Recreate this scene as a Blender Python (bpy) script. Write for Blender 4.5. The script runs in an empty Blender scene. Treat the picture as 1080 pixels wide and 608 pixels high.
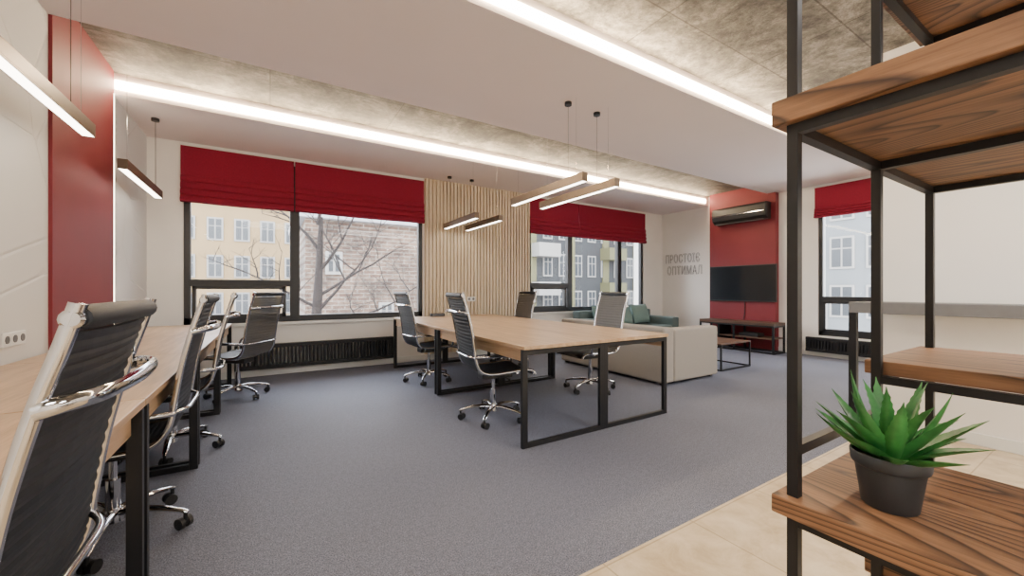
import bpy, bmesh, math, random
from mathutils import Vector, Matrix
random.seed(7)
C = bpy.context.scene.collection

# ------------------------------------------------------------------ materials
def nmat(name):
    m = bpy.data.materials.new(name); m.use_nodes = True
    nt = m.node_tree; b = nt.nodes['Principled BSDF']
    return m, nt, b
def rgb(r, g, b):
    f = lambda c: ((c/255+0.055)/1.055)**2.4 if c > 10 else c/255/12.92
    return (f(r), f(g), f(b), 1)
def tex_coord(nt, scale=(1,1,1), rot=(0,0,0)):
    tc = nt.nodes.new('ShaderNodeTexCoord'); mp = nt.nodes.new('ShaderNodeMapping')
    mp.inputs['Scale'].default_value = scale; mp.inputs['Rotation'].default_value = rot
    nt.links.new(tc.outputs['Object'], mp.inputs['Vector']); return mp.outputs['Vector']
def ramp(nt, src, stops):
    r = nt.nodes.new('ShaderNodeValToRGB'); nt.links.new(src, r.inputs['Fac'])
    e = r.color_ramp.elements
    while len(e) < len(stops): e.new(0.5)
    for i, (p, c) in enumerate(stops): e[i].position = p; e[i].color = c
    return r.outputs['Color']
def noise(nt, vec, scale, detail=4, rough=.5, dist=0):
    n = nt.nodes.new('ShaderNodeTexNoise'); n.inputs['Scale'].default_value = scale
    n.inputs['Detail'].default_value = detail; n.inputs['Roughness'].default_value = rough
    n.inputs['Distortion'].default_value = dist
    nt.links.new(vec, n.inputs['Vector']); return n.outputs['Fac']
def bump(nt, b, src, strength, dist=.01):
    n = nt.nodes.new('ShaderNodeBump'); n.inputs['Strength'].default_value = strength
    n.inputs['Distance'].default_value = dist
    nt.links.new(src, n.inputs['Height']); nt.links.new(n.outputs['Normal'], b.inputs['Normal'])
def mix(nt, a, c, f=.5, mode='MULTIPLY'):
    m = nt.nodes.new('ShaderNodeMixRGB'); m.blend_type = mode
    if isinstance(f, float): m.inputs[0].default_value = f
    else: nt.links.new(f, m.inputs[0])
    for s, i in ((a, 1), (c, 2)):
        if isinstance(s, tuple): m.inputs[i].default_value = s
        else: nt.links.new(s, m.inputs[i])
    return m.outputs[0]
def plain(name, col, rough=.5, metal=0, var=.06, scale=8, bmp=0, spec=.5):
    m, nt, b = nmat(name)
    v = tex_coord(nt); n = noise(nt, v, scale)
    lo = tuple(c*(1-var) for c in col[:3])+(1,); hi = tuple(min(1, c*(1+var)) for c in col[:3])+(1,)
    nt.links.new(ramp(nt, n, [(.3, lo), (.7, hi)]), b.inputs['Base Color'])
    b.inputs['Roughness'].default_value = rough; b.inputs['Metallic'].default_value = metal
    b.inputs['Specular IOR Level'].default_value = spec
    if bmp: bump(nt, b, noise(nt, v, scale*20, 2), bmp, .002)
    return m
def wood(name, c1, c2, grain='y', rough=.45, s=1.0):
    m, nt, b = nmat(name)
    k = {'x': (.5*s, 9*s, 9*s), 'y': (9*s, .5*s, 9*s), 'z': (9*s, 9*s, .5*s)}[grain]
    v = tex_coord(nt, k)
    c = ramp(nt, noise(nt, v, 1.6, 5, .6, .6), [(.3, c2), (.65, c1)])
    f = ramp(nt, noise(nt, v, 9, 4, .7), [(.3, (.72, .68, .64, 1)), (.6, (1, 1, 1, 1))])
    nt.links.new(mix(nt, c, f, .8), b.inputs['Base Color'])
    b.inputs['Roughness'].default_value = rough
    bump(nt, b, noise(nt, v, 9, 3), .12, .003)
    return m
def grainwood(name, c1, c2, c3, rough=.5):
    """cathedral grain along y: contour lines of a stretched noise field"""
    m, nt, b = nmat(name)
    v = tex_coord(nt, (1, .16, 1))
    n = noise(nt, v, 3.4, 1.2, .45, .3)
    mu = nt.nodes.new('ShaderNodeMath'); mu.operation = 'MULTIPLY'; mu.inputs[1].default_value = 38
    nt.links.new(n, mu.inputs[0])
    fr = nt.nodes.new('ShaderNodeMath'); fr.operation = 'FRACT'; nt.links.new(mu.outputs[0], fr.inputs[0])
    c = ramp(nt, fr.outputs[0], [(0, c1), (.4, c1), (.78, c2), (.9, c3), (1, c1)])
    v2 = tex_coord(nt, (60, 2.5, 60))
    f = ramp(nt, noise(nt, v2, 2.5, 4, .7), [(.3, (.62, .58, .54, 1)), (.62, (1.08, 1.06, 1.04, 1))])
    v3 = tex_coord(nt, (4, .6, 4))
    f2 = ramp(nt, noise(nt, v3, 1.5, 3, .6), [(.3, (.78, .75, .72, 1)), (.7, (1.1, 1.08, 1.05, 1))])
    nt.links.new(mix(nt, mix(nt, c, f, .85), f2, .9), b.inputs['Base Color'])
    b.inputs['Roughness'].default_value = rough
    bump(nt, b, noise(nt, v2, 2.5, 3), .2, .002)
    return m
def emis(name, col, st):
    m, nt, b = nmat(name)
    b.inputs['Base Color'].default_value = (1, 1, 1, 1)
    b.inputs['Emission Color'].default_value = col; b.inputs['Emission Strength'].default_value = st
    return m

M = {}
M['white'] = plain('white_plaster', rgb(240, 237, 232), .8, var=.015, scale=3, bmp=.05)
m, nt, b = nmat('white_relief'); v = tex_coord(nt)
vo = nt.nodes.new('ShaderNodeTexVoronoi'); vo.feature = 'DISTANCE_TO_EDGE'; vo.inputs['Scale'].default_value = 1.3
nt.links.new(v, vo.inputs['Vector'])
e = ramp(nt, vo.outputs['Distance'], [(0, (0, 0, 0, 1)), (.012, (1, 1, 1, 1))])
b.inputs['Base Color'].default_value = rgb(224, 222, 218); b.inputs['Roughness'].default_value = .75
bump(nt, b, e, .5, .01); M['relief'] = m
M['ceil'] = plain('ceiling_paint', rgb(230, 220, 219), .85, var=.01, scale=2)
M['red'] = plain('crimson_paint', rgb(122, 30, 40), .6, var=.06, scale=2)
M['redfab'] = plain('crimson_fabric', rgb(134, 14, 44), .9, var=.12, scale=60, bmp=.3)
m, nt, b = nmat('grey_carpet'); v = tex_coord(nt)
c = ramp(nt, noise(nt, v, 170, 3, .75), [(.34, rgb(52, 57, 72)), (.66, rgb(148, 152, 168))])
c2 = ramp(nt, noise(nt, v, 1.2, 3), [(.3, (.88, .88, .9, 1)), (.7, (1, 1, 1, 1))])
c3 = ramp(nt, noise(nt, v, 36, 4, .75), [(.36, (.78, .78, .8, 1)), (.6, (1, 1, 1, 1))])
c2 = mix(nt, c2, c3, 1.0)
nt.links.new(mix(nt, c, c2, 1.0), b.inputs['Base Color']); b.inputs['Roughness'].default_value = .72
b.inputs['Specular IOR Level'].default_value = .4
bump(nt, b, noise(nt, v, 170, 3, .75), .35, .003); M['carpet'] = m
m, nt, b = nmat('beige_stone'); v = tex_coord(nt)
c = ramp(nt, noise(nt, v, 6, 10, .68, .5), [(.32, rgb(186, 162, 126)), (.5, rgb(208, 187, 154)), (.68, rgb(222, 205, 176))])
br = nt.nodes.new('ShaderNodeTexBrick'); br.offset = 0
br.inputs['Color1'].default_value = (1, 1, 1, 1); br.inputs['Color2'].default_value = (.94, .94, .94, 1)
br.inputs['Mortar'].default_value = (.66, .62, .55, 1); br.inputs['Scale'].default_value = 1
br.inputs['Brick Width'].default_value = .6; br.inputs['Row Height'].default_value = .6; br.inputs['Mortar Size'].default_value = .004
nt.links.new(v, br.inputs['Vector'])
nt.links.new(mix(nt, c, br.outputs['Color'], 1.0), b.inputs['Base Color']); b.inputs['Roughness'].default_value = .35; M['stone'] = m
m, nt, b = nmat('raw_concrete'); v = tex_coord(nt)
c = ramp(nt, noise(nt, v, 1.9, 14, .8, .4), [(.40, rgb(76, 73, 68)), (.5, rgb(122, 117, 108)), (.59, rgb(168, 162, 152))])
sp_ = ramp(nt, noise(nt, v, 16, 8, .85), [(.40, (.52, .51, .5, 1)), (.54, (1.05, 1.05, 1.05, 1))])
c = mix(nt, c, sp_, .9)
br = nt.nodes.new('ShaderNodeTexBrick'); br.offset = 0.0
br.inputs['Color1'].default_value = (1, 1, 1, 1); br.inputs['Color2'].default_value = (.82, .82, .83, 1)
br.inputs['Mortar'].default_value = (.42, .4, .38, 1); br.inputs['Scale'].default_value = 1
br.inputs['Brick Width'].default_value = 1.25; br.inputs['Row Height'].default_value = .62; br.inputs['Mortar Size'].default_value = .006
nt.links.new(v, br.inputs['Vector'])
nt.links.new(mix(nt, c, br.outputs['Color'], 1.0), b.inputs['Base Color']); b.inputs['Roughness'].default_value = .7
bump(nt, b, noise(nt, v, 12, 8, .7), .5, .01); M['concrete'] = m
M['desk'] = wood('desk_oak', rgb(202, 172, 138), rgb(168, 136, 102), 'y', .35, 1)
M['shelf'] = grainwood('dark_ash', rgb(138, 102, 74), rgb(100, 70, 48), rgb(56, 37, 25))
M['slat'] = wood('maple_slat', rgb(226, 211, 185), rgb(204, 185, 156), 'z', .5, 1)
M['console'] = wood('walnut', rgb(98, 68, 50), rgb(64, 44, 32), 'y', .5, 1)
M['black'] = plain('black_metal', (.012, .012, .014, 1), .45, .3, scale=40)
M['blackp'] = plain('black_plastic', (.012, .012, .013, 1), .4, scale=30)
M['frame'] = plain('anthracite_frame', (.018, .02, .024, 1), .4, scale=20)
M['chrome'] = plain('polished_chrome', (.56, .56, .58, 1), .08, 1, var=.02)
def meshfab(name, col, tr):
    m, nt, b = nmat(name); v = tex_coord(nt)
    nt.links.new(ramp(nt, noise(nt, v, 220, 2), [(.3, tuple(c*.7 for c in col[:3])+(1,)), (.7, col)]), b.inputs['Base Color'])
    b.inputs['Roughness'].default_value = .5; b.inputs['Specular IOR Level'].default_value = .35
    t = nt.nodes.new('ShaderNodeBsdfTransparent'); mx = nt.nodes.new('ShaderNodeMixShader'); mx.inputs[0].default_value = tr
    o = nt.nodes['Material Output']
    nt.links.new(b.outputs[0], mx.inputs[1]); nt.links.new(t.outputs[0], mx.inputs[2]); nt.links.new(mx.outputs[0], o.inputs['Surface'])
    return m
M['mesh'] = meshfab('black_chair_mesh', (.014, .017, .025, 1), .10)
M['mesh_lit'] = meshfab('lit_chair_mesh', (.11, .104, .098, 1), .22)  # lighter copy of the chair mesh, stronger lighting put into its colour
M['vinyl'] = plain('black_vinyl', (.014, .016, .021, 1), .5, scale=50, bmp=.2, spec=.35)
M['sofa'] = plain('grey_upholstery', rgb(156, 150, 143), .9, var=.06, scale=70, bmp=.4)
M['teal'] = plain('teal_upholstery', rgb(92, 108, 108), .9, var=.08, scale=60, bmp=.4)
M['tealc'] = plain('dusty_teal_cushion', rgb(114, 140, 138), .9, var=.08, scale=60, bmp=.4)
M['led'] = emis('led_strip', (1, .77, .49, 1), 60)
M['ledw'] = emis('led_vertical', (1, .84, .6, 1), 18)
M['diff'] = emis('lamp_diffuser', (1, .9, .76, 1), 12)
M['lamp'] = plain('bronze_lamp_body', rgb(112, 96, 82), .35, .5, var=.05, scale=20)
M['screen'] = plain('tv_glass', (.014, .017, .022, 1), .1, scale=2)
M['plastic'] = plain('white_plastic', rgb(230, 230, 226), .35, var=.01)
M['greytop'] = plain('grey_laminate', rgb(104, 104, 106), .6, var=.05, scale=20)
M['wire'] = plain('grey_wire', rgb(40, 40, 42), .4, .3, scale=20)
M['pot'] = plain('dark_pot', rgb(44, 46, 50), .55, var=.08, scale=20)
M['soil'] = plain('soil', rgb(50, 38, 28), .95, var=.4, scale=80, bmp=1)
m, nt, b = nmat('aloe_leaf'); v = tex_coord(nt)
nt.links.new(ramp(nt, noise(nt, v, 22, 4), [(.25, rgb(16, 72, 34)), (.75, rgb(70, 140, 70))]), b.inputs['Base Color'])
b.inputs['Roughness'].default_value = .36; M['leaf'] = m
# window glass (architectural)
m, nt, b = nmat('window_glass'); o = nt.nodes['Material Output']
t = nt.nodes.new('ShaderNodeBsdfTransparent'); g = nt.nodes.new('ShaderNodeBsdfGlossy'); g.inputs['Roughness'].default_value = .02
f = nt.nodes.new('ShaderNodeFresnel'); f.inputs['IOR'].default_value = 1.2
mx = nt.nodes.new('ShaderNodeMixShader'); nt.links.new(f.outputs[0], mx.inputs[0])
nt.links.new(t.outputs[0], mx.inputs[1]); nt.links.new(g.outputs[0], mx.inputs[2]); nt.links.new(mx.outputs[0], o.inputs['Surface']); M['glass'] = m
# exterior
def brick(name, c1, c2, mort):
    m, nt, b = nmat(name); v = tex_coord(nt, (1, 1, 1), (math.radians(90), 0, 0))
    br = nt.nodes.new('ShaderNodeTexBrick')
    br.inputs['Color1'].default_value = c1; br.inputs['Color2'].default_value = c2; br.inputs['Mortar'].default_value = mort
    br.inputs['Scale'].default_value = 1; br.inputs['Brick Width'].default_value = .42; br.inputs['Row Height'].default_value = .14
    br.inputs['Mortar Size'].default_value = .018; nt.links.new(v, br.inputs['Vector'])
    n = ramp(nt, noise(nt, v, .9, 8, .8), [(.40, (.4, .4, .41, 1)), (.60, (1.35, 1.32, 1.28, 1))])
    nt.links.new(mix(nt, br.outputs['Color'], n, 1.0), b.inputs['Base Color']); b.inputs['Roughness'].default_value = .9
    return m
M['brick'] = brick('old_brick', rgb(84, 64, 54), rgb(106, 88, 76), rgb(116, 110, 102))
M['yellow'] = plain('yellow_render', rgb(142, 120, 86), .9, var=.06, scale=1)
M['dgrey'] = plain('dark_cladding', rgb(46, 48, 50), .8, var=.05, scale=1)
M['lime'] = plain('ochre_cladding', rgb(92, 90, 62), .8, var=.05, scale=1)
M['palef'] = plain('pale_facade', rgb(104, 108, 110), .8, var=.05, scale=1)
M['wglass'] = plain('dark_window_pane', rgb(52, 56, 60), .3, var=.2, scale=.8)
M['wframe'] = plain('window_white', rgb(136, 134, 130), .7, var=.02)
M['snow'] = plain('snowy_ground', rgb(120, 120, 122), .9, var=.2, scale=.5)
M['roof'] = plain('snowy_roof', rgb(150, 151, 154), .8, var=.1, scale=1)
M['bark'] = plain('tree_bark', rgb(36, 30, 28), .95, var=.3, scale=15)

# ------------------------------------------------------------------ geometry helpers
class Geo:
    def __init__(s): s.v = []; s.f = []; s.m = []; s.mi = 0
    def add(s, vs, fs):
        o = len(s.v); s.v += [tuple(p) for p in vs]
        for q in fs: s.f.append(tuple(i+o for i in q)); s.m.append(s.mi)
        return s
    def box(s, x0, x1, y0, y1, z0, z1):
        return s.add([(x0,y0,z0),(x1,y0,z0),(x1,y1,z0),(x0,y1,z0),(x0,y0,z1),(x1,y0,z1),(x1,y1,z1),(x0,y1,z1)],
                     [(3,2,1,0),(4,5,6,7),(0,1,5,4),(1,2,6,5),(2,3,7,6),(3,0,4,7)])
    def tube(s, pts, r, n=10, flat=1.0):
        P = [Vector(p) for p in pts]; N = len(P); R = r if isinstance(r, (list, tuple)) else [r]*N
        vs = []; up = None
        for i in range(N):
            t = (P[min(i+1, N-1)]-P[max(i-1, 0)]).normalized()
            if up is None:
                a = Vector((0,0,1)) if abs(t.z) < .9 else Vector((0,1,0))
                up = (a-t*a.dot(t)).normalized()
            else: up = (up-t*up.dot(t)).normalized()
            sd = t.cross(up)
            for k in range(n):
                an = 2*math.pi*k/n
                vs.append(P[i]+(up*math.sin(an)*flat+sd*math.cos(an))*R[i])
        fs = []
        for i in range(N-1):
            for k in range(n):
                k2 = (k+1) % n; fs.append((i*n+k, i*n+k2, (i+1)*n+k2, (i+1)*n+k))
        fs.append(tuple(range(n-1, -1, -1))); fs.append(tuple((N-1)*n+k for k in range(n)))
        return s.add(vs, fs)
    def cyl(s, p0, p1, r0, r1=None, n=20):
        return s.tube([p0, p1], [r0, r0 if r1 is None else r1], n)
    def lathe(s, prof, n=32, c=(0,0)):
        vs = []; fs = []
        for (r, z) in prof:
            for k in range(n):
                a = 2*math.pi*k/n; vs.append((c[0]+r*math.cos(a), c[1]+r*math.sin(a), z))
        for i in range(len(prof)-1):
            for k in range(n):
                k2 = (k+1) % n; fs.append((i*n+k, i*n+k2, (i+1)*n+k2, (i+1)*n+k))
        return s.add(vs, fs)
    def obj(s, name, mats, parent=None, smooth=False, bevel=0, label=None, seg=2):
        me = bpy.data.meshes.new(name); me.from_pydata(s.v, [], s.f)
        mats = mats if isinstance(mats, (list, tuple)) else [mats]
        for mm in mats: me.materials.append(M[mm])
        me.polygons.foreach_set('material_index', s.m)
        bm = bmesh.new(); bm.from_mesh(me); bmesh.ops.recalc_face_normals(bm, faces=bm.faces); bm.to_mesh(me); bm.free()
        if smooth:
            me.polygons.foreach_set('use_smooth', [True]*len(me.polygons))
            me.set_sharp_from_angle(angle=math.radians(40))
        o = bpy.data.objects.new(name, me); C.objects.link(o)
        if parent: o.parent = parent
        if bevel:
            b = o.modifiers.new('bevel', 'BEVEL'); b.width = bevel; b.segments = seg; b.limit_method = 'ANGLE'
        if label: o['label'] = label
        return o
def tag(o, label, cat, group=None):
    o['label'] = label; o['category'] = cat
    if group: o['group'] = group
    return o
def thing(name, label, cat, loc=(0,0,0), rz=0, group=None):
    e = bpy.data.objects.new(name, None); e.empty_display_size = .1; C.objects.link(e)
    e.location = loc; e.rotation_euler = (0, 0, rz)
    return tag(e, label, cat, group)
def copy_tree(o, parent=None):
    n = o.copy(); C.objects.link(n); n.parent = parent
    for c in list(o.children): copy_tree(c, n)
    return n
def dup(src, loc, rz, label=None):
    n = copy_tree(src); n.location = loc; n.rotation_euler = (0, 0, rz)
    if label: n['label'] = label
    return n
def struct(o): o['kind'] = 'structure'; return o
def spline(pts, k=8):
    P = [Vector(p) for p in pts]; out = []
    for i in range(len(P)-1):
        p0 = P[max(i-1, 0)]; p1 = P[i]; p2 = P[i+1]; p3 = P[min(i+2, len(P)-1)]
        for j in range(k):
            t = j/k
            out.append(.5*((2*p1)+(p2-p0)*t+(2*p0-5*p1+4*p2-p3)*t*t+(3*p1-p0-3*p2+p3)*t**3))
    out.append(P[-1]); return out

# ------------------------------------------------------------------ room shell
XL, XR, YB = -1.26, 8.2, 6.3
ZC, ZS = 3.0, 3.2
CAR = 1.217
struct(Geo().box(XL-.2, XR+.3, CAR, YB+.1, -.1, 0).obj('floor', 'carpet'))
struct(Geo().box(XL-.2, XR+.3, -3, CAR, -.1, 0).obj('floor', 'stone'))
struct(Geo().box(XL-.2, XR+.3, -3.2, YB+.3, ZS, ZS+.15).obj('ceiling', 'concrete'))
struct(Geo().box(XL, XR, 5.1, YB, ZC, ZS).obj('ceiling', 'ceil'))
struct(Geo().box(XL, XR, 2.28, 3.85, ZC, ZS).obj('ceiling', 'ceil'))
struct(Geo().box(XL-.2, XL, -3.2, YB+.3, 0, ZS).obj('wall_left', 'relief'))
struct(Geo().box(XL-.2, XR+.3, -3.2, -3, 0, ZS).obj('wall_front', 'white'))
W1 = (-.92, 2.145, .72, 2.9); W2 = (4.26, 7.53, .72, 2.9)
g = Geo()
for (a, b_) in ((XL, W1[0]), (W1[1], W2[0]), (W2[1], XR+.3)): g.box(a, b_, YB, YB+.3, 0, ZS)
for w in (W1, W2):
    g.box(w[0], w[1], YB, YB+.3, 0, w[2]); g.box(w[0], w[1], YB, YB+.3, w[3], ZS)
struct(g.obj('wall_back', 'white'))
W3 = (2.25, 3.08, .36, 2.9)
g = Geo().box(XR, XR+.3, -3, W3[0], 0, ZS).box(XR, XR+.3, W3[1], YB, 0, ZS)
g.box(XR, XR+.3, W3[0], W3[1], 0, W3[2]).box(XR, XR+.3, W3[0], W3[1], W3[3], ZS)
struct(g.obj('wall_right', 'white'))
struct(Geo().box(4.5, 4.65, -3, 1.22, 0, ZS).obj('wall_partition', 'white'))
struct(Geo().box(XL, XL+.02, 3.85, 5.06, 0, ZS).obj('trim_1', 'red'))
struct(Geo().box(8.08, XR, 3.7, 5.0, 0, ZS).obj('trim_2', 'red'))
struct(Geo().box(XL, 2.2, YB-.02, YB, 0, .09).box(2.2, XR, YB-.02, YB, 0, .09).obj('baseboard_back', 'plastic', bevel=.003))
struct(Geo().box(XR-.02, XR, 1.3, 3.7, 0, .09).box(XR-.02, XR, 5.0, YB-.02, 0, .09).obj('baseboard_right', 'plastic', bevel=.003))
struct(Geo().box(4.485, 4.5, -3, 1.22, 0, .09).obj('baseboard_partition', 'plastic', bevel=.003))
struct(Geo().box(XL, XL+.015, -3, 3.85, 0, .09).box(XL, XL+.015, 5.1, YB-.02, 0, .09).obj('baseboard_left', 'plastic', bevel=.003))
# slatted maple panel between the windows
g = Geo().box(2.17, 4.24, YB-.02, YB, .1, ZC)
x = 2.18
while x < 4.21:
    g.box(x, x+.040, YB-.045, YB-.02, .1, ZC); x += .0633
struct(g.obj('trim_3', 'slat'))
# window sills
struct(Geo().box(W1[0]-.04, W1[1]+.04, YB-.06, YB+.1, .68, .72).obj('trim_4', 'plastic', bevel=.004))
struct(Geo().box(W2[0]-.04, W2[1]+.04, YB-.06, YB+.1, .68, .72).obj('trim_5', 'plastic', bevel=.004))
# windows
def window(name, x0, x1, z0, z1, muls, trans, axis='y'):
    """frame in local x-z plane, thickness .08 along local y"""
    F = .065
    g = Geo().box(x0, x1, 0, .08, z0, z0+F+.02).box(x0, x1, 0, .08, z1-F, z1)
    g.box(x0, x0+F, 0, .08, z0, z1).box(x1-F, x1, 0, .08, z0, z1)
    for mx_ in muls: g.box(mx_-.06, mx_+.06, -.01, .085, z0, z1)
    for (a, b_, z) in trans: g.box(a, b_, -.005, .08, z-.045, z+.045)
    for (a, b_, z) in trans:
        g.box(a+.05, a+.09, -.015, .07, z0+.07, z-.04).box(b_-.1, b_-.05, -.015, .07, z0+.07, z-.04)
        g.box(a+.05, b_-.05, -.015, .07, z0+.07, z0+.12).box(a+.05, b_-.05, -.015, .07, z-.08, z-.03)
    o = struct(g.obj(name, 'frame', bevel=.004))
    p = Geo().box(x0+.03, x1-.03, .045, .05, z0+.03, z1-.03).obj('window_pane', 'glass', parent=o)
    return o
w = window('window_1', W1[0], W1[1], W1[2], W1[3], [.295], [(W1[0]+.03, .24, 1.25)]); w.location = (0, YB+.03, 0)
w = window('window_2', W2[0], W2[1], W2[2], W2[3], [5.3, 6.75], [(W2[0]+.03, 5.25, 1.25)]); w.location = (0, YB+.03, 0)
w = window('window_3', -W3[1], -W3[0], W3[2], W3[3], [], [(-W3[1]+.02, -W3[0]-.02, 1.0)]); w.location = (XR+.03, 0, 0); w.rotation_euler = (0, 0, -math.pi/2)

# LED coves and vertical LED
struct(Geo().box(XL+.02, XR-.13, 5.085, 5.1, 3.05, 3.13).obj('trim_6', 'led'))
struct(Geo().box(XL+.02, XR-.02, 2.265, 2.28, 3.05, 3.13).obj('trim_7', 'led'))
struct(Geo().box(XL, XL+.015, 5.06, 5.1, .76, ZC).obj('trim_8', 'ledw'))

# ------------------------------------------------------------------ roman blinds
def blind(x0, w_, loc, rz, z0=2.25, z1=2.95):
    t = thing('roman_blind', 'crimson fabric roman blind pulled up above the dark-framed window', 'blind', loc, rz, 'crimson roman blinds')
    prof = [(.035, z1), (.035, z1-.03)]
    zt = z1-.36
    prof += [(.033, zt)]
    n = 4; st = (zt-z0)/n
    for i in range(n):
        za = zt-st*i
        prof += [(.045+.006*i, za-st*.15), (.058+.008*i, za-st*.55), (.055+.008*i, za-st*.85), (.04+.006*i, za-st*.98)]
    prof += [(.012, z0+.005)]
    N = len(prof); X = [x0+.008, x0+w_-.008]; K = 10
    vs = []; fs = []
    for j in range(K+1):
        xx = X[0]+(X[1]-X[0])*j/K; sag = .012*math.sin(math.pi*j/K)
        for i, (o_, z) in enumerate(prof): vs.append((xx, -o_, z-(sag*max(0, (i-3))/N)))
        for (o_, z) in prof: vs.append((xx, -.008, z-(0)))
    S = 2*N
    for j in range(K):
        for i in range(N-1):
            a = j*S+i; fs.append((a, a+1, a+S+1, a+S)); a += N; fs.append((a, a+S, a+S+1, a+1))
        a = j*S; fs.append((a, a+S, a+S+N, a+N)); a = j*S+N-1; fs.append((a, a+N, a+N+S, a+S))
    for j in (0, K):
        fs += [(j*S+i, j*S+i+1, j*S+N+i+1, j*S+N+i) for i in range(N-1)]
    g = Geo(); g.add(vs, fs); g.obj('shade', 'redfab', t, smooth=True)
    Geo().box(X[0], X[1], -.03, 0, z1-.02, z1+.01).obj('headrail', 'plastic', t)
    return t
blind(-.95, 1.24, (0, YB, 0), 0); blind(.29, 1.87, (0, YB, 0), 0)
blind(4.24, 1.25, (0, YB, 0), 0); blind(5.49, 2.06, (0, YB, 0), 0)
blind(-3.12, .9, (XR, 0, 0), -math.pi/2, z0=2.42)

# ------------------------------------------------------------------ radiators
def radiator(L, loc, rz, h=.34, z0=.1):
    t = thing('radiator', 'low black column radiator mounted under the window', 'radiator', loc, rz, 'black radiators')
    g = Geo(); n = int(L/.045)
    for i in range(n+1):
        x_ = -L/2+i*L/n
        g.box(x_-.013, x_+.013, -.115, -.09, z0+.02, z0+h-.02); g.box(x_-.013, x_+.013, -.065, -.04, z0+.02, z0+h-.02)
    for z in (z0+.03, z0+h-.03):
        g.box(-L/2-.013, L/2+.013, -.12, -.035, z-.025, z+.025)
    g.obj('radiator_body', 'black', t, bevel=.004)
    for x_ in (-L/2+.2, L/2-.2): Geo().box(x_-.015, x_+.015, -.05, -.003, z0+.05, z0+h-.05).obj('bracket', 'black', t)
    Geo().tube([(L/2+.01, -.07, z0+.03), (L/2+.06, -.07, z0+.03), (L/2+.06, -.07, .005)], .01, 8).obj('pipe', 'black', t, smooth=True)
    return t
r = radiator(2.0, (.62, YB-.02, 0), 0); r2 = radiator(2.2, (5.9, YB-.02, 0), 0)
r3 = radiator(.9, (XR-.02, 2.75, 0), -math.pi/2, h=.26, z0=.08)

# ------------------------------------------------------------------ desks
def desk(L, D, label, group):
    """local: x 0..D depth (user edge at x=0), y 0..L"""
    t = thing('desk', label, 'desk', group=group)
    Geo().box(0, D, .002, L-.002, .722, .75).obj('tabletop', 'desk', t, bevel=.003)
    for y in (.02, L-.05):
        g = Geo()
        for x_ in (.0, D-.045): g.box(x_, x_+.045, y, y+.03, 0, .72)
        g.box(.045, D-.045, y, y+.03, .68, .72); g.box(.045, D-.045, y, y+.03, 0, .035)
        g.obj('leg_frame', 'black', t, bevel=.002)
    Geo().box(.03, .05, .05, L-.05, .63, .722).obj('apron', 'desk', t, bevel=.002)
    Geo().box(D-.05, D-.02, .05, L-.05, .68, .72).obj('rear_rail', 'black', t)
    return t
LM = 1.775
lb = 'light oak desk on black square-tube frame in the four-desk island'
d0 = desk(LM, .81, lb, 'island desks'); d0.location = (1.56, 2.37, 0)
dup(d0, (1.56, 2.37+LM, 0), 0)
dup(d0, (1.56+1.62, 2.37+LM, 0), math.pi); dup(d0, (1.56+1.62, 2.37+2*LM, 0), math.pi)
LW = 1.30
d1 = desk(LW, .84, 'light oak desk on black frame along the wall', 'wall desks')
d1.location = (-.4, .69+LW, 0); d1.rotation_euler = (0, 0, math.pi)
for i in range(1, 4): dup(d1, (-.4, .69+LW*(i+1), 0), math.pi)
# power boxes on the desk island
def powerbox(loc, n=1):
    t = thing('desk_power_socket', 'small black flip-up power socket on the desk', 'socket', loc, 0, 'desk power sockets')
    Geo().box(-.11, .11, -.03, .03, 0, .05).obj('socket_body', 'blackp', t, bevel=.005)
    Geo().box(-.09, .09, -.034, -.03, .01, .04).obj('socket_face', 'greytop', t)
powerbox((2.2, 5.78, .75)); 

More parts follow.
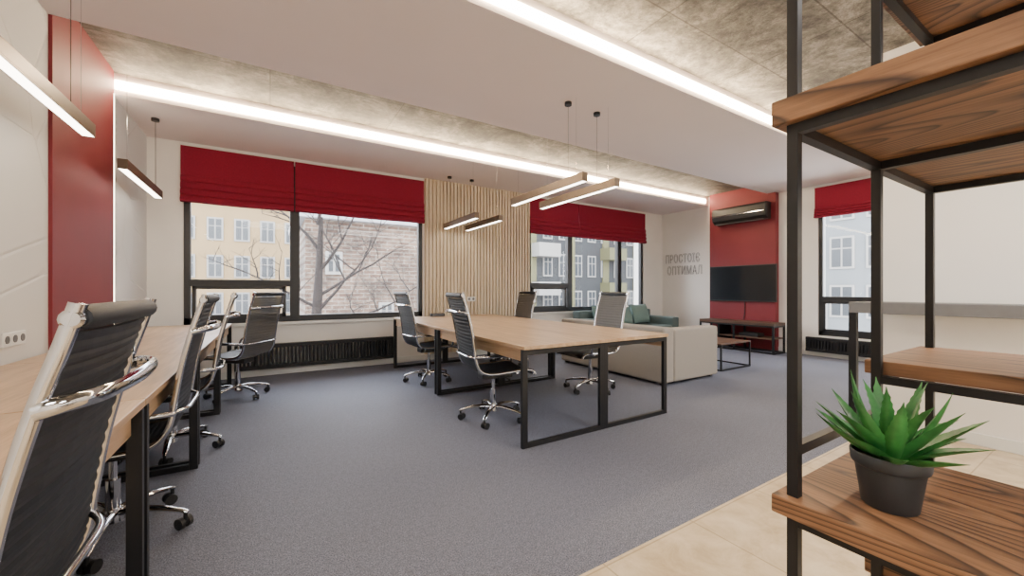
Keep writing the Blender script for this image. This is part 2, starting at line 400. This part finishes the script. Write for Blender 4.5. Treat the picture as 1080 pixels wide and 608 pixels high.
# ------------------------------------------------------------------ office chair
def chair(meshm, label):
    t = thing('office_chair', label, 'chair', group='ribbed mesh office chairs')
    prof = [(.30, .415), (.275, .45), (.2, .462), (.05, .452), (-.1, .448), (-.19, .47), (-.24, .54), (-.260, .66), (-.284, .81), (-.32, .965), (-.352, 1.075), (-.369, 1.138)]
    sp = spline([(a, 0, b_) for a, b_ in prof], 6)
    for s_ in (-1, 1):
        Geo().tube([(p.x, s_*.232, p.z) for p in sp], .0125, 12).obj('side_rail', 'chrome', t, smooth=True)
    # sling, resampled by arc length with ribs
    fine = spline([(a, 0, b_) for a, b_ in prof], 30)
    out = [fine[0]]; acc = 0; STEP = .0065
    for i in range(1, len(fine)):
        acc += (fine[i]-fine[i-1]).length
        if acc >= STEP: out.append(fine[i]); acc = 0
    def sling(ps, name, mt):
        vs = []; fs = []; K = 5
        for i, p in enumerate(ps):
            tg = (ps[min(i+1, len(ps)-1)]-ps[max(i-1, 0)]).normalized(); nr = Vector((-tg.z, 0, tg.x))
            rib = .0022 if (i % 3) < 2 else -.0006
            for k in range(K+1):
                y = -.222+.444*k/K; hol = .010*(1-(2*k/K-1)**2)
                vs.append(Vector((p.x, y, p.z))+nr*(.003+rib)+nr*hol)
            for k in range(K+1):
                y = -.222+.444*k/K; hol = .010*(1-(2*k/K-1)**2)
                vs.append(Vector((p.x, y, p.z))-nr*(.003+rib)+nr*hol)
        S = 2*(K+1)
        for i in range(len(ps)-1):
            for k in range(K):
                a = i*S+k; fs.append((a, a+1, a+S+1, a+S)); a += K+1; fs.append((a, a+S, a+S+1, a+1))
            a = i*S; fs.append((a, a+S, a+S+K+1, a+K+1)); a = i*S+K; fs.append((a, a+K+1, a+S+K+1, a+S))
        for i in (0, len(ps)-1): fs += [(i*S+k, i*S+k+1, i*S+K+1+k+1, i*S+K+1+k) for k in range(K)]
        g = Geo(); g.add(vs, fs); return g.obj(name, mt, t)
    ki = min(range(len(out)), key=lambda i: abs(out[i].x+.2)+abs(out[i].z-.475))
    kt = next(i for i in range(len(out)) if out[i].z > 1.085)
    sling(out[:ki+1], 'seat', meshm); sling(out[ki:kt+1], 'backrest', meshm)
    # padded top band
    g = Geo()
    g.tube([(-.366, y, 1.113) for y in (-.224, -.222, -.2, 0, .2, .222, .224)], [.014, .018, .022, .023, .022, .018, .014], 14)
    g.obj('headrest_band', 'vinyl', t, smooth=True)
    for s_ in (-1, 1):
        Geo().tube([(-.363, s_*.214, 1.112), (-.363, s_*.24, 1.112), (-.363, s_*.244, 1.112)], [.0165, .0165, .012], 14).obj('rail_cap', 'chrome', t, smooth=True)
    # chrome stretcher behind backrest
    Geo().tube(spline([(-.320, -.24, .965), (-.352, -.23, .973), (-.385, -.17, .975), (-.398, 0, .975), (-.385, .17, .975), (-.352, .23, .973), (-.320, .24, .965)], 6), .0105, 12, 1.4).obj('back_stretcher', 'chrome', t, smooth=True)
    for z, x_ in ((.60, -.275),):
        Geo().tube(spline([(x_+.02, -.235, z), (x_-.02, -.15, z), (x_-.025, 0, z), (x_-.02, .15, z), (x_+.02, .235, z)], 5), .009, 10).obj('back_stretcher', 'chrome', t, smooth=True)
    # arms
    for s_ in (-1, 1):
        a = Geo().tube(spline([(.16, s_*.236, .445), (.2, s_*.262, .47), (.205, s_*.283, .54), (.17, s_*.288, .595), (.08, s_*.288, .605), (-.12, s_*.288, .605), (-.2, s_*.28, .605), (-.248, s_*.25, .6), (-.256, s_*.235, .595)], 6), .0115, 12).obj('armrest', 'chrome', t, smooth=True)
        Geo().tube([(.16, s_*.288, .606), (.13, s_*.288, .612), (-.1, s_*.288, .612), (-.15, s_*.288, .606)], [.012, .02, .02, .012], 14, .6).obj('armrest_pad', 'vinyl', a, smooth=True)
    # under-seat
    g = Geo()
    for x_ in (.13, -.1): g.tube([(x_, -.23, .445), (x_, -.12, .425), (x_, .12, .425), (x_, .23, .445)], .011, 10)
    g.obj('seat_crossbar', 'chrome', t, smooth=True)
    Geo().box(-.13, .16, -.07, .07, .37, .422).obj('tilt_mechanism', 'blackp', t, bevel=.01)
    Geo().tube([(.05, -.07, .39), (.05, -.2, .395), (.05, -.24, .39)], [.005, .005, .009], 8).obj('lever', 'blackp', t, smooth=True)
    g = Geo().cyl((0, 0, .1), (0, 0, .27), .027).cyl((0, 0, .27), (0, 0, .375), .015)
    g.obj('gas_lift', 'chrome', t, smooth=True)
    g = Geo().cyl((0, 0, .075), (0, 0, .135), .042, .034)
    for k in range(5):
        a = 2*math.pi*k/5+.3; c_, s_ = math.cos(a), math.sin(a)
        g.tube([(c_*r_, s_*r_, z) for r_, z in ((.02, .112), (.1, .118), (.2, .108), (.28, .088), (.305, .078))], [.024, .022, .018, .014, .010], 10, .7)
    g.obj('star_base', 'chrome', t, smooth=True)
    for k in range(5):
        a = 2*math.pi*k/5+.3; c_, s_ = math.cos(a), math.sin(a)
        p = Vector((c_*.295, s_*.295, 0)); b2 = a+1.1; ax = Vector((math.cos(b2), math.sin(b2), 0)); fw = Vector((-ax.y, ax.x, 0))*.012
        g = Geo()
        for q in (-1, 1): g.cyl(p+fw+ax*q*.009+Vector((0, 0, .027)), p+fw+ax*q*.027+Vector((0, 0, .027)), .027, n=16)
        g.cyl(p+fw-ax*.01+Vector((0, 0, .032)), p+fw+ax*.01+Vector((0, 0, .032)), .02, n=12)
        g.cyl(p+Vector((0, 0, .04)), p+Vector((0, 0, .085)), .009, n=10)
        g.obj('caster', 'blackp', t, smooth=True)
    return t
blk = 'black ribbed mesh office chair with chrome frame, at the wall desk'
isl = 'black ribbed mesh office chair with chrome base at the desk island'
isl_lit = 'ribbed mesh office chair toned grey as if lit, chrome frame, at the desk island'
P_ = math.pi
c1 = chair('mesh', 'black ribbed mesh office chair with polished chrome rails and stretcher')
c1.location = (-.64, 1.165, 0); c1.rotation_euler = (0, 0, P_)
dup(c1, (-.63, 2.56, 0), P_, blk)
dup(c1, (-.60, 3.68, 0), P_+.05, blk)
dup(c1, (1.72, 3.12, 0), -.12, isl)
dup(c1, (1.73, 4.85, 0), .06, isl)
c2 = chair('mesh_lit', isl_lit); c2.location = (3.17, 3.42, 0); c2.rotation_euler = (0, 0, P_-.05)
dup(c2, (3.2, 5.3, 0), P_+.05, isl_lit)
dup(c2, (-.30, 5.2, 0), P_-.62, 'ribbed mesh office chair toned grey as if lit, turned beside the wall desk')

# ------------------------------------------------------------------ pendant lamps
def pendant(x, y0, y1, canopy_y, label, zc=ZC, z=2.17):
    t = thing('pendant_lamp', label, 'lamp', (x, y0, z), 0, 'linear pendant lamps'); L = y1-y0
    w_ = .033; h = .085
    g = Geo().box(-w_, w_, 0, L, .012, h).box(-w_, -w_+.004, 0, L, 0, .012).box(w_-.004, w_, 0, L, 0, .012)
    g.box(-w_, w_, -.004, 0, 0, h).box(-w_, w_, L, L+.004, 0, h)
    g.obj('lamp_housing', 'lamp', t, bevel=.001)
    Geo().box(-w_+.004, w_-.004, .002, L-.002, .002, .011).obj('diffuser', 'diff', t)
    cy = canopy_y-y0; top = zc-z
    for yy in (.12, L-.12):
        zt = top if not (3.85 < y0+yy < 5.1 or y0+yy < 2.28) else top+.2
        Geo().tube([(0, yy, h), (0, yy, zt-.001)], .0012, 6).obj('suspension_wire', 'chrome', t)
    Geo().cyl((0, cy, top-.03), (0, cy, top), .035, n=24).obj('canopy', 'blackp', t, smooth=True)
    if min(abs(cy-.12), abs(cy-L+.12)) > .02:
        Geo().tube([(0, cy, h), (0, cy, top-.02)], .0018, 6).obj('power_cable', 'blackp', t)
pl = 'slim bronze linear pendant lamp hanging over the desk island'
pendant(2.49, 2.76, 4.03, 3.0, pl); pendant(2.89, 2.74, 4.0, 3.02, pl)
pendant(2.48, 4.98, 6.15, 5.97, pl); pendant(2.87, 4.98, 6.15, 5.95, pl)
wl = 'slim bronze linear pendant lamp hanging over the wall desks'
pendant(-1.02, 2.42, 3.67, 3.4, wl); pendant(-1.05, 4.5, 5.75, 5.6, wl)

# ------------------------------------------------------------------ foreground shelving
X0, XM, X1, Y1, YN = .908, 1.366, 1.84, .381, -.75
t = thing('shelving_unit', 'open shelving unit with black metal posts and ash wood shelves', 'shelf', (X0, Y1, 0))
def L_(g, x0, x1, y0, y1, z0, z1): return g.box(x0-X0, x1-X0, y0-Y1, y1-Y1, z0, z1)
for xx in (X0, XM, X1):
    for yy in (Y1, YN):
        L_(Geo(), xx-.01, xx+.01, yy-.01, yy+.01, 0, 2.7).obj('post', 'black', t, bevel=.001)
def shelf_board(xa, xb, z0, z1):
    L_(Geo(), xa, xb, YN-.03, Y1+.03, z0, z1).obj('shelf', 'shelf', t, bevel=.003)
    for xx in (X0, XM, X1):
        if xa-.02 <= xx <= xb+.02:
            L_(Geo(), xx-.01, xx+.01, YN+.01, Y1-.01, z0-.02, z0).obj('support_rail', 'black', t)
    xs = [q for q in (X0, XM, X1) if xa-.02 <= q <= xb+.02]
    L_(Geo(), min(xs)+.01, max(xs)-.01, Y1-.01, Y1+.01, z0-.02, z0).obj('support_rail', 'black', t)
shelf_board(X0-.03, X1+.03, 1.495, 1.545)
shelf_board(X0-.03, XM-.012, .705, .742)
shelf_board(XM+.012, X1+.03, .935, .971)
shelf_board(XM+.012, X1+.03, .395, .435)
shelf_board(XM+.012, X1+.03, 1.98, 2.03)
L_(Geo(), X0+.01, XM-.01, Y1-.008, Y1+.008, .825, .845).obj('support_rail', 'black', t)
for xx in (X0, XM): L_(Geo(), xx-.01, xx+.01, YN+.01, Y1-.01, .12, .14).obj('support_rail', 'black', t)

# plant
PX, PY, PZ = 1.02, .266, .742
t = thing('potted_succulent', 'spiky green aloe-like succulent in a dark grey pot', 'plant', (PX, PY, PZ))
g = Geo().lathe([(r_*.84, z_*.90) for r_, z_ in [(0.001, .001), (.047, .001), (.05, .004), (.062, .085), (.067, .088), (.069, .092), (.071, .112), (.069, .115), (.065, .113), (.063, .095), (.001, .095)]], 40)
g.obj('pot', 'pot', t, smooth=True)
Geo().lathe([(.001, .086), (.035, .090), (.0525, .086)], 24).obj('soil', 'soil', t, smooth=True)
rnd = random.Random(3)
def leaf(az, el, L, W, curl):
    g = Geo(); N = 22; vs = []; fs = []
    d = Vector((math.cos(az), math.sin(az), 0)); sd = Vector((-d.y, d.x, 0)); p = d*.006+Vector((0, 0, .088)); e_ = el
    for i in range(N+1):
        u = i/N
        tg = d*math.cos(e_)+Vector((0, 0, math.sin(e_))); nr = -d*math.sin(e_)+Vector((0, 0, math.cos(e_)))
        w_ = W*(.75+.75*u-1.5*u**1.7) if u < 1 else .0006
        w_ = max(w_, .0006); tooth = .0018 if (i % 2 and u < .93) else 0
        th = w_*.34
        vs += [p-sd*(w_+tooth)+nr*w_*.3, p+nr*(-w_*.06+th*.2), p+sd*(w_+tooth)+nr*w_*.3, p+sd*w_*.55-nr*th*.9, p-nr*th*1.35, p-sd*w_*.55-nr*th*.9]
        p = p+tg*L/N; e_ -= curl/N
    for i in range(N):
        for k in range(6):
            k2 = (k+1) % 6; fs.append((i*6+k, i*6+k2, (i+1)*6+k2, (i+1)*6+k))
    fs += [tuple(range(5, -1, -1)), tuple(N*6+k for k in range(6))]
    g.add(vs, fs); g.obj('leaf', 'leaf', t, smooth=True)
for ring, (n, el, L, W, curl) in enumerate([(9, .50, .138, .0205, -.1), (8, .80, .155, .022, -.1), (6, 1.06, .17, .021, -.05), (3, 1.34, .17, .017, 0)]):
    for k in range(n):
        leaf(2*P_*k/n+ring*.37+rnd.uniform(-.15, .15), el+rnd.uniform(-.14, .12), L*rnd.uniform(.85, 1.06), W, curl+rnd.uniform(-.3, .5))

# ------------------------------------------------------------------ counter by partition
t = thing('counter', 'grey laminate bar counter on black metal legs along the wall', 'counter', (4.12, 1.33, 0))
Geo().box(0, .36, -3.6, 0, .97, 1.06).obj('countertop', 'greytop', t, bevel=.004)
for y in (-.05, -1.8, -3.58):
    Geo().box(.0, .05, y, y+.05, 0, .97).obj('leg', 'black', t)
Geo().box(.05, .355, -.05, 0, .0, .04).obj('foot_bar', 'black', t)

# ------------------------------------------------------------------ lounge
def cushion_geo(wx, wy, wz, n=14, pw=2.6):
    g = Geo(); vs = []; fs = []
    for sgn in (1, -1):
        for i in range(n+1):
            for j in range(n+1):
                u = 2*i/n-1; v_ = 2*j/n-1
                h = (max(0, 1-abs(u)**pw)*max(0, 1-abs(v_)**pw))**.45
                pin = 1-.06*(1-abs(v_)**2)*abs(u)**3
                pin2 = 1-.06*(1-abs(u)**2)*abs(v_)**3
                vs.append((u*wx/2*pin, v_*wy/2*pin2, sgn*h*wz/2))
    S = (n+1)**2
    for i in range(n):
        for j in range(n):
            a = i*(n+1)+j; fs.append((a, a+n+1, a+n+2, a+1)); b_ = a+S; fs.append((b_, b_+1, b_+n+2, b_+n+1))
    g.add(vs, fs); return g
t = thing('sofa', 'light grey fabric sofa with boxy back and arms', 'sofa', (4.0, 3.05, 0))
Geo().box(.02, 1.08, .02, 1.93, .06, .3).obj('sofa_base', 'sofa', t, bevel=.02)
Geo().box(0, .2, 0, 1.95, .03, .70).obj('backrest', 'sofa', t, bevel=.03, seg=4)
Geo().box(.2, 1.12, 0, .2, .03, .68).obj('armrest', 'sofa', t, bevel=.03, seg=4)
Geo().box(.2, 1.12, 1.75, 1.95, .03, .62).obj('armrest', 'sofa', t, bevel=.03, seg=4)
for y in (.2, .975): Geo().box(.21, 1.1, y+.005, y+.77, .3, .44).obj('seat_cushion', 'sofa', t, bevel=.04, seg=4)
for (a, b_) in ((.05, .05), (1.02, .05), (.05, 1.85), (1.02, 1.85)): Geo().box(a, a+.05, b_, b_+.05, 0, .06).obj('leg', 'blackp', t)
t = thing('sofa', 'dusty teal fabric sofa standing under the window', 'sofa', (5.15, 5.15, 0))
Geo().box(.02, 2.08, .02, .9, .06, .3).obj('sofa_base', 'teal', t, bevel=.02)
Geo().box(0, 2.1, .72, .93, .06, .74).obj('backrest', 'teal', t, bevel=.03, seg=4)
Geo().box(0, .2, 0, .72, .06, .6).obj('armrest', 'teal', t, bevel=.03, seg=4)
Geo().box(1.9, 2.1, 0, .72, .06, .6).obj('armrest', 'teal', t, bevel=.03, seg=4)
for x_ in (.2, 1.05): Geo().box(x_+.005, x_+.845, .0, .72, .3, .44).obj('seat_cushion', 'teal', t, bevel=.04, seg=4)
for (a, b_) in ((.05, .05), (2.0, .05), (.05, .82), (2.0, .82)): Geo().box(a, a+.05, b_, b_+.05, 0, .06).obj('leg', 'blackp', t)
cg = cushion_geo(.52, .42, .17)
for i, x_ in enumerate((5.66, 6.2, 6.74)):
    o = cg.obj('throw_cushion', 'tealc', smooth=True); o.location = (x_, 5.735, .655); o.rotation_euler = (math.radians(72), 0, .04*(i-1))
    tag(o, 'dusty teal throw cushion leaning on the teal sofa back', 'cushion', 'teal throw cushions')
# coffee table
t = thing('coffee_table', 'small low coffee table with dark wood top and black frame', 'table', (5.45, 3.2, 0))
Geo().box(0, .78, 0, .8, .37, .39).obj('tabletop', 'console', t, bevel=.002)
g = Geo()
for a in (0, .76):
    for b_ in (0, .78): g.box(a, a+.02, b_, b_+.02, .02, .37)
g.box(0, .78, 0, .02, 0, .02).box(0, .78, .78, .8, 0, .02).box(0, .02, .02, .78, 0, .02).box(.76, .78, .02, .78, 0, .02)
g.obj('wire_frame', 'black', t)
# console
t = thing('media_console', 'walnut and black metal media console standing under the television', 'console', (7.62, 3.52, 0))
Geo().box(0, .42, 0, 1.42, .51, .56).obj('top_board', 'console', t, bevel=.002)
Geo().box(.01, .41, .03, 1.39, .26, .285).obj('shelf', 'console', t, bevel=.002)
g = Geo()
for a in (0, .39):
    for b_ in (0, .7, 1.39): g.box(a, a+.03, b_, b_+.03, 0, .51)
for z in (0, .48): g.box(0, .03, .03, 1.39, z, z+.03).box(.39, .42, .03, 1.39, z, z+.03).box(.03, .39, 0, .03, z, z+.03).box(.03, .39, 1.39, 1.42, z, z+.03)
g.box(0, .42, 1.0, 1.03, .03, .48)
g.obj('metal_frame', 'black', t)
o = Geo().box(-.12, .12, -.17, .17, 0, .06).box(-.11, .11, -.15, .15, .06, .065).obj('media_player', 'blackp', bevel=.004); o.location = (7.82, 4.0, .286)
tag(o, 'flat black media player on the console shelf', 'media player')
# tv
t = thing('television', 'black flat screen television mounted on the crimson wall', 'television', (8.08, 4.31, 1.29))
Geo().box(-.06, -.02, -.65, .65, -.36, .36).obj('tv_body', 'blackp', t, bevel=.006)
Geo().box(-.063, -.06, -.635, .635, -.34, .345).obj('screen', 'screen', t)
Geo().box(-.02, 0, -.2, .2, -.15, .15).obj('wall_mount', 'black', t)
g = Geo().tube([(-.01, -.05, -.35), (-.012, -.05, -.6), (-.02, -.03, -.725)], .006, 6); g.obj('cable', 'blackp', t)
# aircon
t = thing('air_conditioner', 'black split air conditioner unit high on the crimson wall', 'air conditioner', (8.08, 4.3, 2.66))
g = Geo(); pr = [(0, -.15), (-.12, -.15), (-.2, -.09), (-.22, .02), (-.21, .13), (-.17, .17), (0, .17)]
vs = [(a, -.52, b_) for a, b_ in pr]+[(a, .52, b_) for a, b_ in pr]; n = len(pr)
g.add(vs, [tuple(range(n)), tuple(range(2*n-1, n-1, -1))]+[(i, (i+1) % n, n+(i+1) % n, n+i) for i in range(n)])
g.obj('ac_body', 'blackp', t, bevel=.006)
g = Geo().box(-.225, -.215, -.5, .5, -.005, .005).obj('trim_strip', 'chrome', t)
Geo().box(-.19, -.13, -.46, .46, -.158, -.15).obj('louver', 'greytop', t)
# wire lettering on wall
def lettering(txt, loc, size, w_=.9):
    cu = bpy.data.curves.new('t', 'FONT'); cu.body = txt; cu.size = size; cu.fill_mode = 'NONE'; cu.bevel_depth = .0032; cu.space_character = 1.15
    ob = bpy.data.objects.new('t', cu); C.objects.link(ob)
    dg = bpy.context.evaluated_depsgraph_get(); me = bpy.data.meshes.new_from_object(ob.evaluated_get(dg))
    bpy.data.objects.remove(ob); me.materials.clear(); me.materials.append(M['wire'])
    mxx = max(v_.co.x for v_ in me.vertices)
    for v_ in me.vertices: v_.co.x *= w_/mxx
    o = bpy.data.objects.new('wall_lettering', me); C.objects.link(o)
    o.location = loc; o.rotation_euler = (P_/2, 0, -P_/2)
    tag(o, 'thin grey wire outline letters fixed on the white wall', 'lettering', 'wire wall letters'); return o
lettering('ПРОСТОІЄ', (XR-.012, 6.2, 1.80), .27); lettering('ОПТИМАЛ', (XR-.012, 6.15, 1.52), .27)
# wall sockets
def sockets(loc, rz, n):
    t = thing('wall_socket', 'white plastic wall socket plate', 'socket', loc, rz, 'wall sockets')
    Geo().box(-.04*n, .04*n, -.012, -.001, -.04, .04).obj('plate', 'plastic', t, bevel=.003)
    for i in range(n):
        Geo().cyl((-.04*n+.04+.08*i, -.006, 0), (-.04*n+.04+.08*i, -.0145, 0), .022, n=20).obj('socket_inset', 'greytop', t, smooth=True)
sockets((XL, 3.42, .88), -P_/2+P_, 3); sockets((XR, 3.38, .95), -P_/2, 1); sockets((XR, 3.38, .86), -P_/2, 1)
sockets((4.5, .95, .5), -P_/2, 1)
sockets((3.0, YB-.045, 1.0), 0, 2)

# ------------------------------------------------------------------ exterior
struct(Geo().box(-40, 60, YB+.5, 70, -4.2, -4).obj('ground', 'snow'))
def building(name, label, x0, x1, y0, y1, z0, z1, mt, cols, rows, ww, wh, zb, dz, face='y', over=.3, framem='wframe', skip=None):
    t = thing(name, label, 'building', (x0, y0, z0), group=None)
    Geo().box(0, x1-x0, 0, y1-y0, 0, z1-z0).obj('facade', mt, t)
    Geo().box(-over, x1-x0+over, -over, y1-y0+over, z1-z0, z1-z0+.25).obj('roof', 'roof', t)
    g = Geo(); g.box(-ww/2-.1, ww/2+.1, -.06, .02, -.1, wh+.1); g.mi = 1
    g.box(-ww/2, -.04, -.08, 0, .0, wh*.62).box(.04, ww/2, -.08, 0, .0, wh*.62).box(-ww/2, -.04, -.08, 0, wh*.67, wh).box(.04, ww/2, -.08, 0, wh*.67, wh)
    first = None
    for r_ in range(rows):
        for c_ in range(cols):
            if skip and skip(r_, c_): continue
            if first is None: o = g.obj('facade_window', [framem, 'wglass'], t); first = o
            else: o = first.copy(); C.objects.link(o); o.parent = t
            if face == 'y': o.location = ((c_+.5)*(x1-x0)/cols, 0, zb-z0+r_*dz)
            else: o.location = (0, (c_+.5)*(y1-y0)/cols, zb-z0+r_*dz); o.rotation_euler = (0, 0, -P_/2)
    return t
building('apartment_building', 'beige yellow old apartment building with small windows across the street', -9, 1.9, 30, 38, -4, 6.6, 'yellow', 8, 4, 0.62, 1.2, -2.6, 2.3)
bb = building('brick_building', 'old brick building with snowy roof behind the bare tree', 1.0, 6.4, 15, 20, -4, 3.6, 'brick', 3, 2, .35, .6, .0, 1.8, skip=lambda r_, c_: (r_+c_) % 2 == 0)
Geo().box(1.2, 1.7, 1, 1.5, 7.7, 8.8).box(3.5, 4.0, 1, 1.5, 7.7, 8.6).obj('chimney', 'brick', bb)
mb = building('modern_building', 'dark grey modern apartment block with ochre panels and balconies', 13, 28, 22, 32, -4, 13, 'dgrey', 11, 6, .6, 1.4, -3, 2.6, framem='wframe')
for k in range(4): Geo().box(1.8+3.4*k, 2.1+3.4*k+.3, -.12, .0, .5, 17).obj('cladding_panel', 'lime', mb)
for r_ in range(5):
    for k in (1, 3):
        Geo().box(3.2*k-1.2, 3.2*k+.6, -1.0, 0, 2.2+2.6*r_, 3.1+2.6*r_).obj('balcony', 'wframe' if k == 1 else 'lime', mb)
building('office_building', 'pale grey building with rows of windows', 24, 34, 3, 13, -4, 12, 'palef', 7, 6, .8, 1.4, -2.5, 2.4, face='x')
# bare tree
t = thing('bare_tree', 'leafless dark tree with spreading thin branches outside the window', 'tree', (1.0, 11.0, -4))
rt = random.Random(11)
def branch(g, p, d, L, r_, depth):
    n = 6; pts = [p]; dd = d.normalized()
    kids = []
    for i in range(n):
        dd = (dd+Vector((rt.uniform(-1, 1), rt.uniform(-1, 1), rt.uniform(-.6, .8)))*.16).normalized()
        pts.append(pts[-1]+dd*L/n)
        if depth > 0 and i >= 1 and rt.random() < .8: kids.append((pts[-1].copy(), dd.copy(), 1-i/n))
    g.tube(pts, [r_*(1-.7*i/n) for i in range(n+1)], 6)
    for (q, kd, f_) in kids:
        a = Vector((rt.uniform(-1, 1), rt.uniform(-1, 1), rt.uniform(-.2, .9))).normalized()
        branch(g, q, kd*.6+a, L*.62*(.6+.4*f_), r_*.45, depth-1)
Geo().tube(spline([(0, 0, 0), (.05, 0, 2), (-.05, .05, 3.6), (.02, 0, 5), (.1, 0, 7)], 4), [.2, .19, .18, .17, .165, .16, .155, .15, .145, .14, .13, .12, .11, .09, .08, .06, .04], 10).obj('trunk', 'bark', t, smooth=True)
for (z, d, L) in ((4.2, (1, -.1, .12), 3.0), (5.0, (.9, .2, .5), 2.4), (4.7, (-.9, 0, .5), 1.8), (5.6, (.5, -.3, .7), 2.0), (6.2, (-.5, .3, .8), 1.6), (6.8, (.2, 0, 1), 1.6), (4.6, (.6, -.4, .8), 2.2)):
    g = Geo(); branch(g, Vector((.02, 0, z)), Vector(d), L, .045, 3); g.obj('branch', 'bark', t)

# ------------------------------------------------------------------ light
w = bpy.data.worlds.new('world'); bpy.context.scene.world = w; w.use_nodes = True
nt = w.node_tree; bg = nt.nodes['Background']
tc = nt.nodes.new('ShaderNodeTexCoord'); sp = nt.nodes.new('ShaderNodeSeparateXYZ'); nt.links.new(tc.outputs['Generated'], sp.inputs[0])
c = ramp(nt, sp.outputs['Z'], [(0, (.95, .97, 1, 1)), (.6, (.86, .91, 1, 1))]); nt.links.new(c, bg.inputs['Color'])
bg.inputs['Strength'].default_value = 13.5
def area(name, loc, sx, sy, rot, power, col=(1, 1, 1), portal=False):
    l = bpy.data.lights.new(name, 'AREA'); l.shape = 'RECTANGLE'; l.size = sx; l.size_y = sy; l.energy = power; l.color = col
    o = bpy.data.objects.new(name, l); C.objects.link(o); o.location = loc; o.rotation_euler = rot
    if portal: l.cycles.is_portal = True
    return o
area('window_portal', ((W1[0]+W1[1])/2, YB+.28, 1.6), 3.0, 1.9, (-P_/2, 0, 0), 1, portal=True)
area('window_portal', ((W2[0]+W2[1])/2, YB+.28, 1.6), 3.2, 1.9, (-P_/2, 0, 0), 1, portal=True)
area('window_portal', (XR+.28, 2.67, 1.4), 1.9, .8, (0, P_/2, 0), 1, portal=True)
for (x_, y_) in ((-.1, -1.2), (2.6, -1.4), (3.6, -1.6)):  # unseen fill lights added behind the camera to brighten the room, no fixtures
    area('fill_light', (x_, y_, 3.1), 1.2, 1.2, (0, 0, 0), 92, (1, .97, .93))
area('fill_light', (6.6, .2, 3.1), 1.2, 1.2, (0, 0, 0), 112, (1, .97, .93))  # one more added fill, out of view beyond the partition

# ------------------------------------------------------------------ camera
cd = bpy.data.cameras.new('camera'); cam = bpy.data.objects.new('camera', cd); C.objects.link(cam)
cam.location = (0, 0, 1.16); cam.rotation_euler = (P_/2, 0, math.radians(-31.57))
cd.sensor_width = 36; cd.lens = 415/1080*36; cd.shift_y = 2/1080; cd.clip_start = .02; cd.clip_end = 300
bpy.context.scene.camera = cam
